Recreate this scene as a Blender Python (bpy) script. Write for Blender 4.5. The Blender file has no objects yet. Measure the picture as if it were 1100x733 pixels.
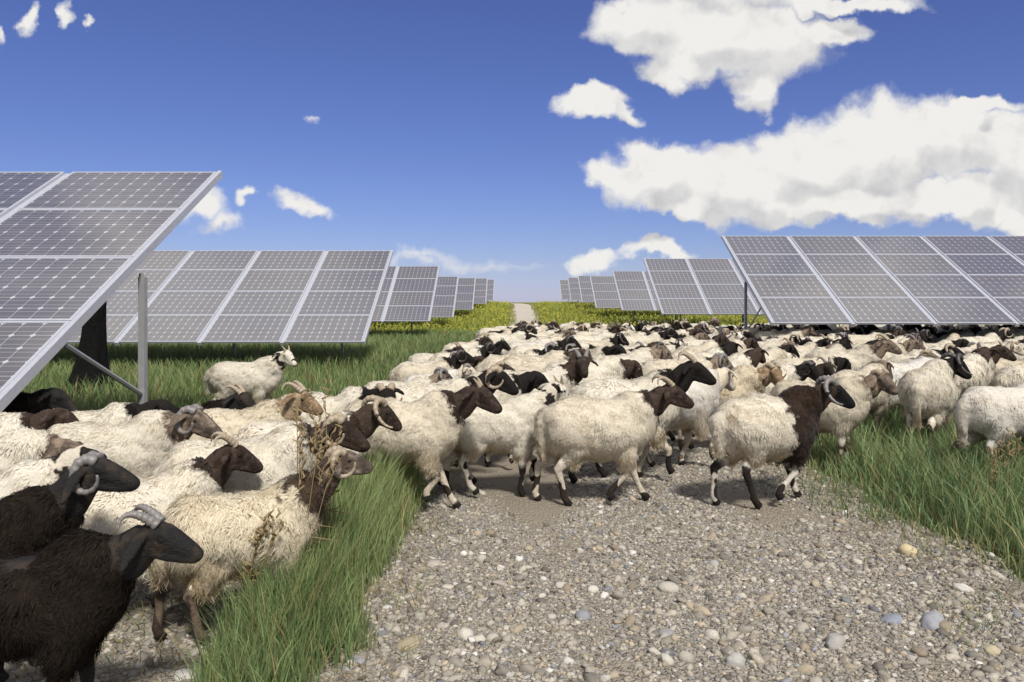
import bpy, math, random
import numpy as np
from mathutils import Vector, Matrix, noise

random.seed(11)
rng = np.random.default_rng(7)
SC = bpy.context.scene
COL = SC.collection
R = math.radians

# ------------------------------------------------------------------ helpers
def mesh_from(name, verts, faces):
    me = bpy.data.meshes.new(name)
    me.from_pydata([tuple(v) for v in verts], [], [tuple(f) for f in faces])
    me.update()
    return me

def mesh_np(name, v, loops, starts, totals, smooth=True):
    """fast mesh from numpy arrays"""
    me = bpy.data.meshes.new(name)
    me.vertices.add(len(v)); me.vertices.foreach_set('co', np.ascontiguousarray(v, dtype=np.float32).ravel())
    me.loops.add(len(loops)); me.loops.foreach_set('vertex_index', np.ascontiguousarray(loops, dtype=np.int32))
    me.polygons.add(len(starts)); me.polygons.foreach_set('loop_start', np.ascontiguousarray(starts, dtype=np.int32))
    me.polygons.foreach_set('loop_total', np.ascontiguousarray(totals, dtype=np.int32))
    me.polygons.foreach_set('use_smooth', np.full(len(starts), smooth))
    me.update(calc_edges=True)
    return me

def vcol(me, name, rgb):
    a = me.color_attributes.new(name, 'FLOAT_COLOR', 'POINT')
    buf = np.ones((len(me.vertices), 4), dtype=np.float32); buf[:, :3] = rgb
    a.data.foreach_set('color', buf.ravel())

def link(name, me, mat=None, parent=None, loc=(0, 0, 0), rot=(0, 0, 0)):
    o = bpy.data.objects.new(name, me); COL.objects.link(o)
    if mat is not None:
        me.materials.clear(); me.materials.append(mat)
    o.parent = parent; o.location = loc; o.rotation_euler = rot
    return o

def empty(name, loc=(0, 0, 0), rz=0.0):
    o = bpy.data.objects.new(name, None); COL.objects.link(o)
    o.empty_display_size = .1
    o.location = loc; o.rotation_euler = (0, 0, rz)
    return o

def tag(o, label=None, cat=None, group=None, kind=None):
    if label: o['label'] = label
    if cat: o['category'] = cat
    if group: o['group'] = group
    if kind: o['kind'] = kind
    return o

class MB:
    """collects tubes and boxes"""
    def __init__(s): s.v = []; s.f = []
    def tube(s, pts, rad, n=12, ref=(0, 1, 0), cap=True):
        pts = [Vector(p) for p in pts]; m = len(pts); b0 = len(s.v); rings = []
        for i, p in enumerate(pts):
            t = (pts[min(i + 1, m - 1)] - pts[max(i - 1, 0)]).normalized()
            a = Vector(ref); a = a - t * a.dot(t)
            if a.length < 1e-3: a = Vector((1, 0, .2)); a = a - t * a.dot(t)
            a.normalize(); b = t.cross(a)
            r = rad[i]; ra, rb = r if isinstance(r, (tuple, list)) else (r, r)
            k = len(s.v); rings.append(k)
            for j in range(n):
                w = 2 * math.pi * j / n
                s.v.append(p + a * (ra * math.cos(w)) + b * (rb * math.sin(w)))
        for i in range(m - 1):
            for j in range(n):
                j2 = (j + 1) % n
                s.f.append((rings[i] + j, rings[i] + j2, rings[i + 1] + j2, rings[i + 1] + j))
        if cap:
            s.f.append(tuple(rings[0] + j for j in reversed(range(n))))
            s.f.append(tuple(rings[-1] + j for j in range(n)))
        return s
    def box(s, lo, hi):
        x0, y0, z0 = lo; x1, y1, z1 = hi; k = len(s.v)
        s.v += [Vector(p) for p in ((x0,y0,z0),(x1,y0,z0),(x1,y1,z0),(x0,y1,z0),(x0,y0,z1),(x1,y0,z1),(x1,y1,z1),(x0,y1,z1))]
        s.f += [tuple(k + i for i in f) for f in ((3,2,1,0),(4,5,6,7),(0,1,5,4),(1,2,6,5),(2,3,7,6),(3,0,4,7))]
        return s
    def mesh(s, name, smooth=False):
        me = mesh_from(name, s.v, s.f)
        if smooth: me.polygons.foreach_set('use_smooth', [True] * len(me.polygons))
        return me

# ------------------------------------------------------------------ node helpers
class NT:
    def __init__(s, tree): s.t = tree; s.t.nodes.clear()
    def n(s, typ, **kw):
        nd = s.t.nodes.new(typ)
        for k, v in kw.items(): setattr(nd, k, v)
        return nd
    def l(s, a, b): s.t.links.new(a, b)
    def put(s, sock, v):
        if isinstance(v, bpy.types.NodeSocket): s.l(v, sock)
        elif v is not None:
            if hasattr(sock.default_value, '__len__') and not hasattr(v, '__len__'): v = (v,) * len(sock.default_value)
            if hasattr(v, '__len__') and len(sock.default_value) == 4 and len(v) == 3: v = (*v, 1)
            sock.default_value = v
    def math(s, op, a, b=None, c=None, clamp=False):
        nd = s.n('ShaderNodeMath', operation=op, use_clamp=clamp)
        for i, x in enumerate((a, b, c)):
            if x is not None: s.put(nd.inputs[i], x)
        return nd.outputs[0]
    def vm(s, op, a, b=None, scale=None):
        nd = s.n('ShaderNodeVectorMath', operation=op)
        s.put(nd.inputs[0], a)
        if b is not None: s.put(nd.inputs[1], b)
        if scale is not None: s.put(nd.inputs['Scale'], scale)
        return nd.outputs['Value'] if op in ('LENGTH', 'DOT_PRODUCT', 'DISTANCE') else nd.outputs[0]
    def mix(s, f, a, b, blend='MIX'):
        nd = s.n('ShaderNodeMix', data_type='RGBA', blend_type=blend)
        s.put(nd.inputs[0], f); s.put(nd.inputs[6], a); s.put(nd.inputs[7], b)
        return nd.outputs[2]
    def noise(s, vec, scale, detail=3, rough=.55, dist=0.0, color=False, dim='3D'):
        nd = s.n('ShaderNodeTexNoise', noise_dimensions=dim)
        if vec is not None: s.l(vec, nd.inputs['Vector'])
        nd.inputs['Scale'].default_value = scale; nd.inputs['Detail'].default_value = detail
        nd.inputs['Roughness'].default_value = rough; nd.inputs['Distortion'].default_value = dist
        return nd.outputs['Color' if color else 'Fac']
    def step(s, x, lo, hi, smooth=True):
        nd = s.n('ShaderNodeMapRange', interpolation_type='SMOOTHSTEP' if smooth else 'LINEAR')
        s.put(nd.inputs[0], x); s.put(nd.inputs[1], lo); s.put(nd.inputs[2], hi)
        return nd.outputs[0]
    def ramp(s, f, stops):
        nd = s.n('ShaderNodeValToRGB'); e = nd.color_ramp.elements
        while len(e) < len(stops): e.new(.5)
        for i, (p, c) in enumerate(stops): e[i].position = p; e[i].color = (*c, 1)
        s.put(nd.inputs[0], f); return nd.outputs[0]

def material(name):
    m = bpy.data.materials.new(name); m.use_nodes = True
    nt = NT(m.node_tree); out = nt.n('ShaderNodeOutputMaterial'); bs = nt.n('ShaderNodeBsdfPrincipled')
    nt.l(bs.outputs[0], out.inputs[0])
    return m, nt, bs, out

def bump(nt, bs, h, strength=.3, dist=.02):
    b = nt.n('ShaderNodeBump'); b.inputs['Strength'].default_value = strength; b.inputs['Distance'].default_value = dist
    nt.l(h, b.inputs['Height']); nt.l(b.outputs[0], bs.inputs['Normal'])
EXPO, SUN_E, SUN_ANG, SKY_S, CLOUD_V, SKY_TINT, SKY_LOW = 0.97, 2.5, 9.0, .10, 4.45, (.30, .30, .488), (.30, .305, .465)
# ------------------------------------------------------------------ SHEEP
# looks: head, neck colour, leg colour, hoof/leg-patch colour, fleece colour, spots on head, how far the dark neck runs into the fleece
LOOKS = {
 'black':   dict(head=(.011,.009,.008), neck=(.014,.011,.009), leg=(.50,.43,.34), patch=(.018,.014,.012), wool=(0.800,0.745,0.630), spot=0.0, front=.30),
 'brown':   dict(head=(.033,.022,.016), neck=(.046,.031,.022), leg=(.50,.44,.35), patch=(.03,.02,.015), wool=(0.810,0.755,0.640), spot=0.0, front=.24),
 'grey':    dict(head=(.135,.105,.080), neck=(.22,.165,.12), leg=(.46,.40,.31), patch=(.07,.05,.035), wool=(0.790,0.735,0.620), spot=.25, front=.15),
 'tan':     dict(head=(.20,.135,.080), neck=(.36,.27,.17), leg=(.50,.43,.32), patch=(.09,.055,.03), wool=(0.770,0.690,0.540), spot=.1, front=.12),
 'spotted': dict(head=(.62,.58,.50), neck=(.58,.52,.42), leg=(.56,.51,.43), patch=(.02,.016,.014), wool=(0.800,0.750,0.640), spot=1.0, front=.0),
 'white':   dict(head=(.60,.53,.43), neck=(.60,.52,.40), leg=(.56,.50,.42), patch=(.16,.11,.07), wool=(0.820,0.790,0.730), spot=.12, front=.0),
 'umber':   dict(head=(.125,.098,.076), neck=(.088,.060,.041), leg=(.15,.112,.082), patch=(.05,.036,.027), wool=(.76,.68,.52), spot=.15, front=.42),
 'coal':    dict(head=(.009,.008,.0075), neck=(.010,.008,.007), leg=(.014,.011,.009), patch=(.010,.008,.008), wool=(.013,.010,.008), spot=0.0, front=1.0),
 'ram':     dict(head=(.007,.0065,.007), neck=(.045,.028,.019), leg=(.022,.017,.014), patch=(.55,.50,.43), wool=(0.800,0.740,0.620), spot=0.0, front=1.36),
}

def coat_mat(key):
    L = LOOKS[key]
    m, nt, bs, out = material('coat_' + key)
    at = nt.n('ShaderNodeAttribute', attribute_name='zone'); sep = nt.n('ShaderNodeSeparateColor'); nt.l(at.outputs['Color'], sep.inputs[0])
    head, leg, neck = sep.outputs
    tc = nt.n('ShaderNodeTexCoord'); oi = nt.n('ShaderNodeObjectInfo')
    off = nt.vm('SCALE', (1, 1.7, 2.3), scale=nt.math('MULTIPLY', oi.outputs['Random'], 20))
    p = nt.vm('ADD', tc.outputs['Object'], off)
    n1 = nt.noise(p, 11, 2); n2 = nt.noise(p, 60, 4, .65); n3 = nt.noise(p, 7, 1)
    # torso skin takes the wool colour, neck and head their own
    c = nt.mix(nt.step(nt.math('ADD', neck, nt.math('MULTIPLY', nt.math('SUBTRACT', n1, .5), .5)), .25, .42), tuple(x * .85 for x in L['wool']), L['neck'])
    c = nt.mix(nt.step(head, .35, .6), c, L['head'])
    if L['spot'] > 0:
        dark = (.02, .016, .013) if key in ('spotted',) else tuple(x * .35 for x in L['head'])
        f = nt.math('MULTIPLY', nt.step(n1, .52, .58), nt.step(nt.math('MAXIMUM', head, neck), .3, .5))
        c = nt.mix(nt.math('MULTIPLY', f, min(1, L['spot'] + .3)), c, dark)
    # muzzle slightly lighter/darker, legs with dark patches and hooves
    lw = nt.step(leg, .30, .45)
    lc = nt.mix(nt.step(nt.math('ADD', n3, nt.math('MULTIPLY', leg, .16)), .70 if key == 'ram' else .59, .73 if key == 'ram' else .62), L['leg'], L['patch'])
    lc = nt.mix(nt.step(leg, .90, .93), lc, (.016, .013, .011))
    c = nt.mix(lw, c, lc)
    n5 = nt.noise(p, 24, 3, .6)
    if key == 'coal':
        c = nt.mix(nt.math('MULTIPLY', nt.step(n1, .50, .66), .7), c, (.040, .027, .018))
    if key in ('brown', 'grey', 'tan', 'umber'):
        c = nt.mix(nt.math('MULTIPLY', nt.math('MULTIPLY', nt.step(n5, .50, .68), nt.step(neck, .3, .5)), .55), c, tuple(min(.5, x * 2.3 + .02) for x in L['head']))
        c = nt.mix(nt.math('MULTIPLY', nt.math('MULTIPLY', nt.step(n1, .55, .68), nt.step(neck, .3, .5)), .6), c, tuple(x * .35 for x in L['head']))
    v = nt.math('ADD', nt.math('MULTIPLY', n2, .75), .55)
    c = nt.mix(1.0, c, nt.mix(1, (1, 1, 1), nt.vm('SCALE', (1, 1, 1), scale=v), 'MULTIPLY'), 'MULTIPLY')
    nt.l(c, bs.inputs['Base Color']); bs.inputs['Roughness'].default_value = .72
    bs.inputs['Specular IOR Level'].default_value = .32 if key == 'coal' else .14
    n4 = nt.noise(p, 170, 2, .6)
    bump(nt, bs, nt.math('ADD', nt.math('MULTIPLY', n4, .6), n2), .9, .009)
    return m

def wool_mat(key):
    L = LOOKS[key]
    m, nt, bs, out = material('wool_' + key)
    at = nt.n('ShaderNodeAttribute', attribute_name='wool'); sep = nt.n('ShaderNodeSeparateColor'); nt.l(at.outputs['Color'], sep.inputs[0])
    front, tint, under = sep.outputs
    tc = nt.n('ShaderNodeTexCoord'); oi = nt.n('ShaderNodeObjectInfo')
    rnd = oi.outputs['Random']
    p = nt.vm('ADD', tc.outputs['Object'], nt.vm('SCALE', (3, 1.3, 2.1), scale=nt.math('MULTIPLY', rnd, 17)))
    n1 = nt.noise(p, 5, 3); n2 = nt.noise(p, 13, 3)
    base = L['wool']
    if key in ('coal',):
        c = nt.mix(n2, base, (.028, .020, .014))
        # a pale grey rump patch
        xz = nt.n('ShaderNodeSeparateXYZ'); nt.l(tc.outputs['Object'], xz.inputs[0])
        f = nt.math('ADD', nt.math('MULTIPLY', xz.outputs[0], -1.0), nt.math('ADD', nt.math('MULTIPLY', n2, .16), nt.math('MULTIPLY', xz.outputs[2], -.55)))
        c = nt.mix(nt.step(f, .09, .14), c, (.36, .34, .31))
    else:
        dirty = tuple(x * y for x, y in zip(base, (.76, .67, .54)))
        c = nt.mix(nt.step(nt.math('ADD', n1, nt.math('MULTIPLY', under, .34)), .56, .86), base, dirty)
        c = nt.mix(nt.math('MULTIPLY', nt.step(n2, .6, .75), .45), c, dirty)
        n7 = nt.noise(p, 8, 4, .65); xz = nt.n('ShaderNodeSeparateXYZ'); nt.l(tc.outputs['Object'], xz.inputs[0])
        rear = nt.step(nt.math('MULTIPLY', xz.outputs[0], -1), .16, .42)
        st = nt.math('ADD', n7, nt.math('ADD', nt.math('MULTIPLY', under, .16), nt.math('MULTIPLY', rear, .13)))
        c = nt.mix(nt.math('MULTIPLY', nt.step(st, .66, .80), .7), c, tuple(x * y for x, y in zip(base, (.50, .40, .29))))
        # individual sheep run from clean cream to grey-beige
        c = nt.mix(nt.math('MULTIPLY', nt.step(rnd, .3, 1.0), .38), c, tuple(x * y for x, y in zip(base, (.84, .77, .66))))
        if L['front'] > 0:
            thr = 1.0 - L['front'] * .62
            f = nt.step(nt.math('ADD', front, nt.math('MULTIPLY', nt.math('SUBTRACT', n2, .5), .35)), thr, thr + .06)
            c = nt.mix(f, c, L['neck'])
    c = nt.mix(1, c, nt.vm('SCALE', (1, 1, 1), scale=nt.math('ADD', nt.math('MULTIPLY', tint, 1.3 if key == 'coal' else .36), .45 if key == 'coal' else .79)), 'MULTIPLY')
    nt.l(c, bs.inputs['Base Color']); bs.inputs['Roughness'].default_value = .9
    bs.inputs['Specular IOR Level'].default_value = .12
    if key != 'coal':
        bs.inputs['Sheen Weight'].default_value = .12
    bump(nt, bs, nt.noise(p, 55, 4, .7), .5, .012)
    tr = nt.n('ShaderNodeBsdfTranslucent'); nt.l(c, tr.inputs[0])
    mx = nt.n('ShaderNodeMixShader'); mx.inputs[0].default_value = .28
    nt.l(bs.outputs[0], mx.inputs[1]); nt.l(tr.outputs[0], mx.inputs[2]); nt.l(mx.outputs[0], out.inputs[0])
    return m

def horn_mat(name, col):
    m, nt, bs, out = material(name)
    tc = nt.n('ShaderNodeTexCoord'); n = nt.noise(tc.outputs['Object'], 70, 3)
    nt.l(nt.mix(n, tuple(x * .55 for x in col), tuple(min(1, x * 1.4) for x in col)), bs.inputs['Base Color'])
    bs.inputs['Roughness'].default_value = .5; bump(nt, bs, n, .4, .004)
    return m

HORN = {'pale': horn_mat('horn_pale', (.30, .24, .17)), 'grey': horn_mat('horn_grey', (.17, .155, .145)), 'dark': horn_mat('horn_dark', (.05, .042, .038))}
EYE, _nt, _bs, _o = material('eye_gloss'); _bs.inputs['Base Color'].default_value = (.012, .009, .006, 1); _bs.inputs['Roughness'].default_value = .12
COAT = {k: coat_mat(k) for k in LOOKS}
WOOL = {k: wool_mat(k) for k in LOOKS}

def remeshed(mb, voxel, smooth_it, name):
    me = mb.mesh('tmp'); o = bpy.data.objects.new('tmp', me); COL.objects.link(o)
    md = o.modifiers.new('r', 'REMESH'); md.mode = 'VOXEL'; md.voxel_size = voxel; md.use_smooth_shade = True
    sm = o.modifiers.new('s', 'SMOOTH'); sm.factor = .5; sm.iterations = smooth_it
    dg = bpy.context.evaluated_depsgraph_get(); dg.update()
    out = bpy.data.meshes.new_from_object(o.evaluated_get(dg)); out.name = name
    bpy.data.objects.remove(o); bpy.data.meshes.remove(me)
    out.polygons.foreach_set('use_smooth', [True] * len(out.polygons))
    return out

def verts_np(me):
    a = np.empty(len(me.vertices) * 3, dtype=np.float32); me.vertices.foreach_get('co', a); return a.reshape(-1, 3)

def norms_np(me):
    a = np.empty(len(me.vertices) * 3, dtype=np.float32); me.vertices.foreach_get('normal', a); return a.reshape(-1, 3)

def seg_param(P, a, b):
    a = np.array(a); b = np.array(b); d = b - a; L2 = max(1e-9, d @ d)
    t = np.clip(((P - a) @ d) / L2, 0, 1)
    return np.linalg.norm(P - (a + t[:, None] * d), axis=1), t

def make_sheep(p):
    """meshes of one sheep: faces +X, feet on z = 0.  p: dict of pose and coat parameters"""
    fine = p.get('fine', False)
    bw = p.get('bulk', .90)
    body = MB()
    segs = []           # (a, b, radius, kind, t0, t1)
    def tube(pts, rad, kind=None, ts=None, n=14, ref=(0, 1, 0)):
        body.tube(pts, rad, n, ref)
        if kind:
            for i in range(len(pts) - 1):
                ra = rad[i] if not isinstance(rad[i], tuple) else sum(rad[i]) / 2
                segs.append((pts[i], pts[i + 1], ra, kind, ts[i], ts[i + 1]))
    dz = p.get('dz', .012)      # body lowered or raised
    XS = p.get('xs', .83)
    def T(x, z): return (x * XS, 0, z + dz)
    tube([T(-.43,.57), T(-.40,.565), T(-.33,.55), T(-.15,.53), T(.08,.525), T(.22,.53), T(.32,.545), T(.375,.55), T(.395,.55)],
         [(.03,.03), (.10,.11), (.135,.165), (.15,.185), (.15,.185), (.135,.175), (.105,.14), (.06,.085), (.02,.03)], 'torso', [0]*9)
    # neck and head
    px, py, pz = p.get('poll', (.45, 0, .83)); pz += dz
    yaw, pitch = R(p.get('yaw', 0)), R(p.get('pitch', -32))
    P = Vector((px, py, pz)); N0 = Vector((.20*XS, 0, .56 + dz)); N1 = Vector((.33*XS, py * .15, .665 + dz))
    N2 = N1.lerp(P, .55) + Vector((.012, 0, -.02))
    tube([N0, N1, N2, P], [(.12,.16), (.085,.125), (.066,.095), (.056,.072)], 'neck', [0, .35, .7, 1.0])
    h = Vector((math.cos(yaw) * math.cos(pitch), math.sin(yaw) * math.cos(pitch), math.sin(pitch)))
    s = Vector((-math.sin(yaw), math.cos(yaw), 0)); s = (s + Vector((0, 0, R(p.get('roll', 0))))).normalized(); u = h.cross(s).normalized()
    hl = p.get('headlen', .88); HS = p.get('headsize', .95)
    H = lambda f, side, up: P + h * (f * hl) + s * (side * HS) + u * (up * HS)
    prof = [(-.045,.0,.022,.03), (-.02,.008,.045,.052), (.02,.014,.056,.064), (.065,.014,.057,.066), (.105,.010,.047,.059), (.15,.004,.040,.050), (.19,-.003,.036,.042), (.222,-.010,.034,.035), (.242,-.014,.026,.025), (.250,-.016,.012,.012)]
    tube([H(f, 0, up) for f, up, a, b in prof], [(a*HS, b*HS) for f, up, a, b in prof], 'head', [0]*len(prof), 16, s)
    # brow ridges, jaw, lips, nostril swell
    for sd in (-1, 1):
        tube([H(.035, sd*.040, .045), H(.06, sd*.050, .040), H(.085, sd*.044, .030)], [.014, .019, .012], 'head', [0]*3, 8)
        tube([H(.03, sd*.028, -.045), H(.10, sd*.024, -.045), H(.17, sd*.018, -.038), H(.225, sd*.012, -.034)], [.020, .020, .017, .012], 'head', [0]*4, 8)
        tube([H(.215, sd*.018, .000), H(.238, sd*.019, -.004)], [.012, .013], 'head', [0]*2, 8)
        # ear: flat leaf, out and drooping
        dr = p.get('ear', .55); el = p.get('earlen', 1.0)
        e0 = H(-.012, sd*.048, .030); e1 = H(-.022, sd*(.048+.045*el), .030-.03*dr*el); e2 = H(-.028, sd*(.048+.085*el), .022-.075*dr*el); e3 = H(-.030, sd*(.048+.115*el), .010-.115*dr*el)
        tube([e0, e1, e2, e3], [(.016,.012), (.027,.011), (.025,.010), (.010,.008)], 'head', [0]*4, 10, h)
    # tail
    tl = p.get('tail', 1.0)
    tube([T(-.40,.62), T(-.465,.57), T(-.485,.49), T(-.478,.49-.12*tl)], [.035, .038, .032, .014], 'torso', [0]*4, 10)
    # legs: sx = fore/aft swing of the hoof, lift = hoof height
    gait = p.get('gait', ((.10,0),(-.08,.0),(-.10,0),(.10,.0)))
    lk = p.get('leglen', 1.0)
    legs_end = []
    for i, (sx, lf) in enumerate(gait):
        sd = 1 if i % 2 == 0 else -1
        y = sd * .088
        if i < 2:   # front legs
            kx, kz = .225 + sx*.42 + lf*.55, (.205 + lf*.55)*lk
            fx, fz = .215 + sx*.90 - lf*.25, (.072 + lf*.95)*lk
            hx, hz = .225 + sx - lf*.45, .022 + lf*.86
            pts = [(.215, sd*.07, .52+dz), (.205, y, .37+dz*.6), ((.205+kx)/2, y*.97, .29), (kx, y*.93, kz), ((kx+fx)/2, y*.9, (kz+fz)/2), (fx, y*.9, fz), (hx, y*.9, hz+.022), (hx+.022, y*.9, .014+lf*.84)]
            rad = [(.06,.09), (.040,.056), (.031,.038), (.0265,.029), (.0195,.0205), (.023,.024), (.024,.027), (.026,.031)]
        else:       # hind legs: stifle forward, hock back
            hx = -.335 + sx; kx = -.385 + sx*.62 - lf*.2; kz = (.265 + lf*.5)*lk
            fx, fz = -.355 + sx*.95 - lf*.3, (.075 + lf)*lk
            pts = [(-.27, sd*.075, .53+dz), (-.215, y, .40+dz*.6), ((-.215+kx)/2-.01, y*.98, (.40+kz)/2), (kx, y*.95, kz), ((kx+fx)/2+.006, y*.93, (kz+fz)/2), (fx, y*.92, fz), (hx, y*.92, .042+lf*.9), (hx+.022, y*.92, .014+lf*.84)]
            rad = [(.085,.125), (.060,.085), (.036,.050), (.027,.033), (.0205,.023), (.0235,.025), (.024,.027), (.026,.031)]
        pts = [(q[0] - (.2 if i < 2 else -.25) * (1 - XS), q[1], q[2]) for q in pts]
        tube(pts, rad, 'leg', [0, .12, .30, .48, .66, .80, .92, 1.0], 10)
        legs_end.append(pts)
    bm_ = remeshed(body, .0085 if fine else .0115, 3 if fine else 2, 'sheep_body')
    V = verts_np(bm_)
    best = np.full(len(V), 9e9); zone = np.zeros((len(V), 3), np.float32)
    for a, b, r, kind, t0, t1 in segs:
        d, t = seg_param(V, a, b); d = d / max(r, .01); m = d < best
        best[m] = d[m]; tt = t0 + (t1 - t0) * t[m]
        z = np.zeros((m.sum(), 3), np.float32)
        if kind == 'neck': z[:, 2] = .15 + .85 * tt
        elif kind == 'head': z[:, 0] = 1; z[:, 2] = 1
        elif kind == 'leg': z[:, 1] = tt
        zone[m] = z
    vcol(bm_, 'zone', zone)
    # ---- fleece
    fl = MB()
    sh = p.get('short', 1.0)     # wool thickness
    def rr(a, b, k=1.0): return (a * bw * k, b * bw * k)
    fl.tube([T(-.485,.56), T(-.465,.56), T(-.40,.555), T(-.28,.54), T(-.05,.525), T(.13,.525), T(.25,.545), T(.335,.585), T(.385,.635), T(.40,.655)],
            [rr(.04,.05), rr(.11,.13), rr(.172,.195), rr(.205,.220), rr(.215,.225), rr(.205,.222), rr(.172,.205), rr(.125,.165), rr(.085,.12), rr(.05,.07)], 18)
    if p.get('neckwool', True):
        fl.tube([N0 + Vector((-.07, 0, -.01)), N0, N1, N1.lerp(N2, .8)], [(.150,.185), (.152,.192), (.114,.156), (.080,.108)], 14)
    for i, pts in enumerate(legs_end):
        if i < 2: fl.tube([pts[0], pts[1], pts[2]], [(.085,.11), (.060,.078), (.036,.042)], 12)
        else: fl.tube([pts[0], pts[1], pts[2]], [(.105,.15), (.080,.112), (.045,.058)], 12)
    fl.tube([T(-.43,.64), T(-.49,.58), T(-.51,.50), T(-.50,.49-.11*tl)], [.05, .058, .05, .024], 10)
    fm = remeshed(fl, .0165, 4, 'hull')
    FV = verts_np(fm).astype(np.float64); FN = norms_np(fm).astype(np.float64)
    amp = p.get('lump', .022); sd0 = p.get('seed', 1) * 3.7
    disp = np.array([amp * (noise.fractal(Vector((x*5.5+sd0, y*5.5, z*5.5)), .9, 2.1, 3)) + amp*.55*noise.noise(Vector((x*17+sd0, y*17, z*17))) for x, y, z in FV])
    FV2 = FV + FN * disp[:, None]
    nf = len(fm.polygons)
    tri = np.array([tuple(pl.vertices)[:4] if len(pl.vertices) == 4 else tuple(pl.vertices) + (pl.vertices[2],) for pl in fm.polygons])
    bpy.data.meshes.remove(fm)
    # wool locks: curved tapering ribbons hanging from the coat
    nl = p.get('locks', 10000); ll = p.get('locklen', .030); lw = p.get('lockw', .0065)
    A = FV2[tri[:, 0]]; e1 = FV2[tri[:, 1]] - A; e2 = FV2[tri[:, 3]] - A
    area = np.linalg.norm(np.cross(e1, e2), axis=1) + 1e-9
    g = np.random.default_rng(p.get('seed', 1))
    fi = g.choice(nf, nl, p=area / area.sum()); ab = g.random((nl, 2))
    base = A[fi] + e1[fi] * ab[:, :1] + e2[fi] * ab[:, 1:]
    nn = FN[tri[fi, 0]]; nn = nn / (np.linalg.norm(nn, axis=1, keepdims=True) + 1e-9)
    cl = np.array([(noise.noise(Vector(b*9+Vector((sd0,0,0)))), noise.noise(Vector(b*9+Vector((0,sd0,5)))), noise.noise(Vector(b*9+Vector((7,0,sd0))))) for b in (Vector(q) for q in base)])
    d = np.array([-.35, 0, -1.0]) + cl * 1.3 + g.normal(0, .28, (nl, 3))
    d = d - nn * (d * nn).sum(1, keepdims=True); d /= (np.linalg.norm(d, axis=1, keepdims=True) + 1e-9)
    L = ll * (g.uniform(.55, 1.35, nl) * (1 + .95 * np.clip((.50 + dz - base[:, 2]) / .25, 0, 1) + .35 * np.clip((-base[:, 0] - .2) / .2, 0, 1)))[:, None]
    W = lw * g.uniform(.6, 1.3, nl)[:, None]
    sdv = np.cross(nn, d); tw = np.clip(g.normal(0, .3, (nl, 1)), -.7, .7); sdv = sdv * np.cos(tw) + nn * np.sin(tw)
    lift = g.uniform(.12, .42, (nl, 1)) * p.get('lift', 1.0)
    c0 = base - nn * .006
    c1 = base + d * L * .36 + nn * L * lift * .55
    c2 = base + d * L * .74 + nn * L * lift * .68 + np.array([0, 0, -1]) * L * .06 + sdv * L * g.normal(0, .12, (nl, 1))
    c3 = base + d * L * 1.0 + nn * L * lift * .42 + np.array([0, 0, -1]) * L * .20 + sdv * L * g.normal(0, .22, (nl, 1))
    lv = np.stack([c0 - sdv*W*.5, c0 + sdv*W*.5, c1 - sdv*W*.55, c1 + sdv*W*.55, c2 - sdv*W*.36, c2 + sdv*W*.36, c3], axis=1).reshape(-1, 3)
    ln = np.repeat(nn, 7, axis=0)
    ln = ln + (d.repeat(7, axis=0)) * np.tile(np.array([0, 0, .1, .1, .35, .35, .5]), nl)[:, None] * .6
    nb = len(FV2)
    o7 = (np.arange(nl) * 7 + nb)[:, None]
    q = np.concatenate([o7 + np.array([[0, 2, 3, 1]]), o7 + np.array([[2, 4, 5, 3]])], axis=0)
    t3 = o7 + np.array([[4, 6, 5]])
    hullq = np.array([f for f in tri])
    isq = hullq[:, 2] != hullq[:, 3]
    hq, ht = hullq[isq], hullq[~isq][:, :3]
    quads = np.concatenate([hq, q]); tris = np.concatenate([ht, t3]) if len(ht) else t3
    loops = np.concatenate([quads.ravel(), tris.ravel()])
    totals = np.concatenate([np.full(len(quads), 4), np.full(len(tris), 3)])
    starts = np.concatenate([[0], np.cumsum(totals)[:-1]])
    allv = np.concatenate([FV2, lv])
    wm = mesh_np('sheep_fleece', allv, loops, starts, totals)
    alln = np.concatenate([FN, ln]); alln /= (np.linalg.norm(alln, axis=1, keepdims=True) + 1e-9)
    # colour data: how far towards the neck, lock tint, belly/rump
    def front_of(v):
        f = np.clip((v[:, 0] + .05) / .42, 0, 1) * .75
        dd, t = seg_param(v, N1, P)
        return np.clip(np.maximum(f, np.where(dd < .16, .72 + .5 * t, 0)), 0, 1.2)
    bfr = front_of(FV2); lfr = front_of(base).repeat(7)
    und = lambda v: np.clip((.50 + dz - v[:, 2]) / .25, 0, 1)
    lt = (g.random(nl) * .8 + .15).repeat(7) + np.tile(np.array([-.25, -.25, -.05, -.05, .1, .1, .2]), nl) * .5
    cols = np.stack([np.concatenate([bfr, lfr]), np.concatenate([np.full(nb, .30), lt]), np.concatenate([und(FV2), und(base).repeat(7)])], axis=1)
    vcol(wm, 'wool', cols.astype(np.float32))
    wm.normals_split_custom_set_from_vertices([tuple(x) for x in alln])
    # ---- horns
    horns = []
    ht_ = p.get('horn')
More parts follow.
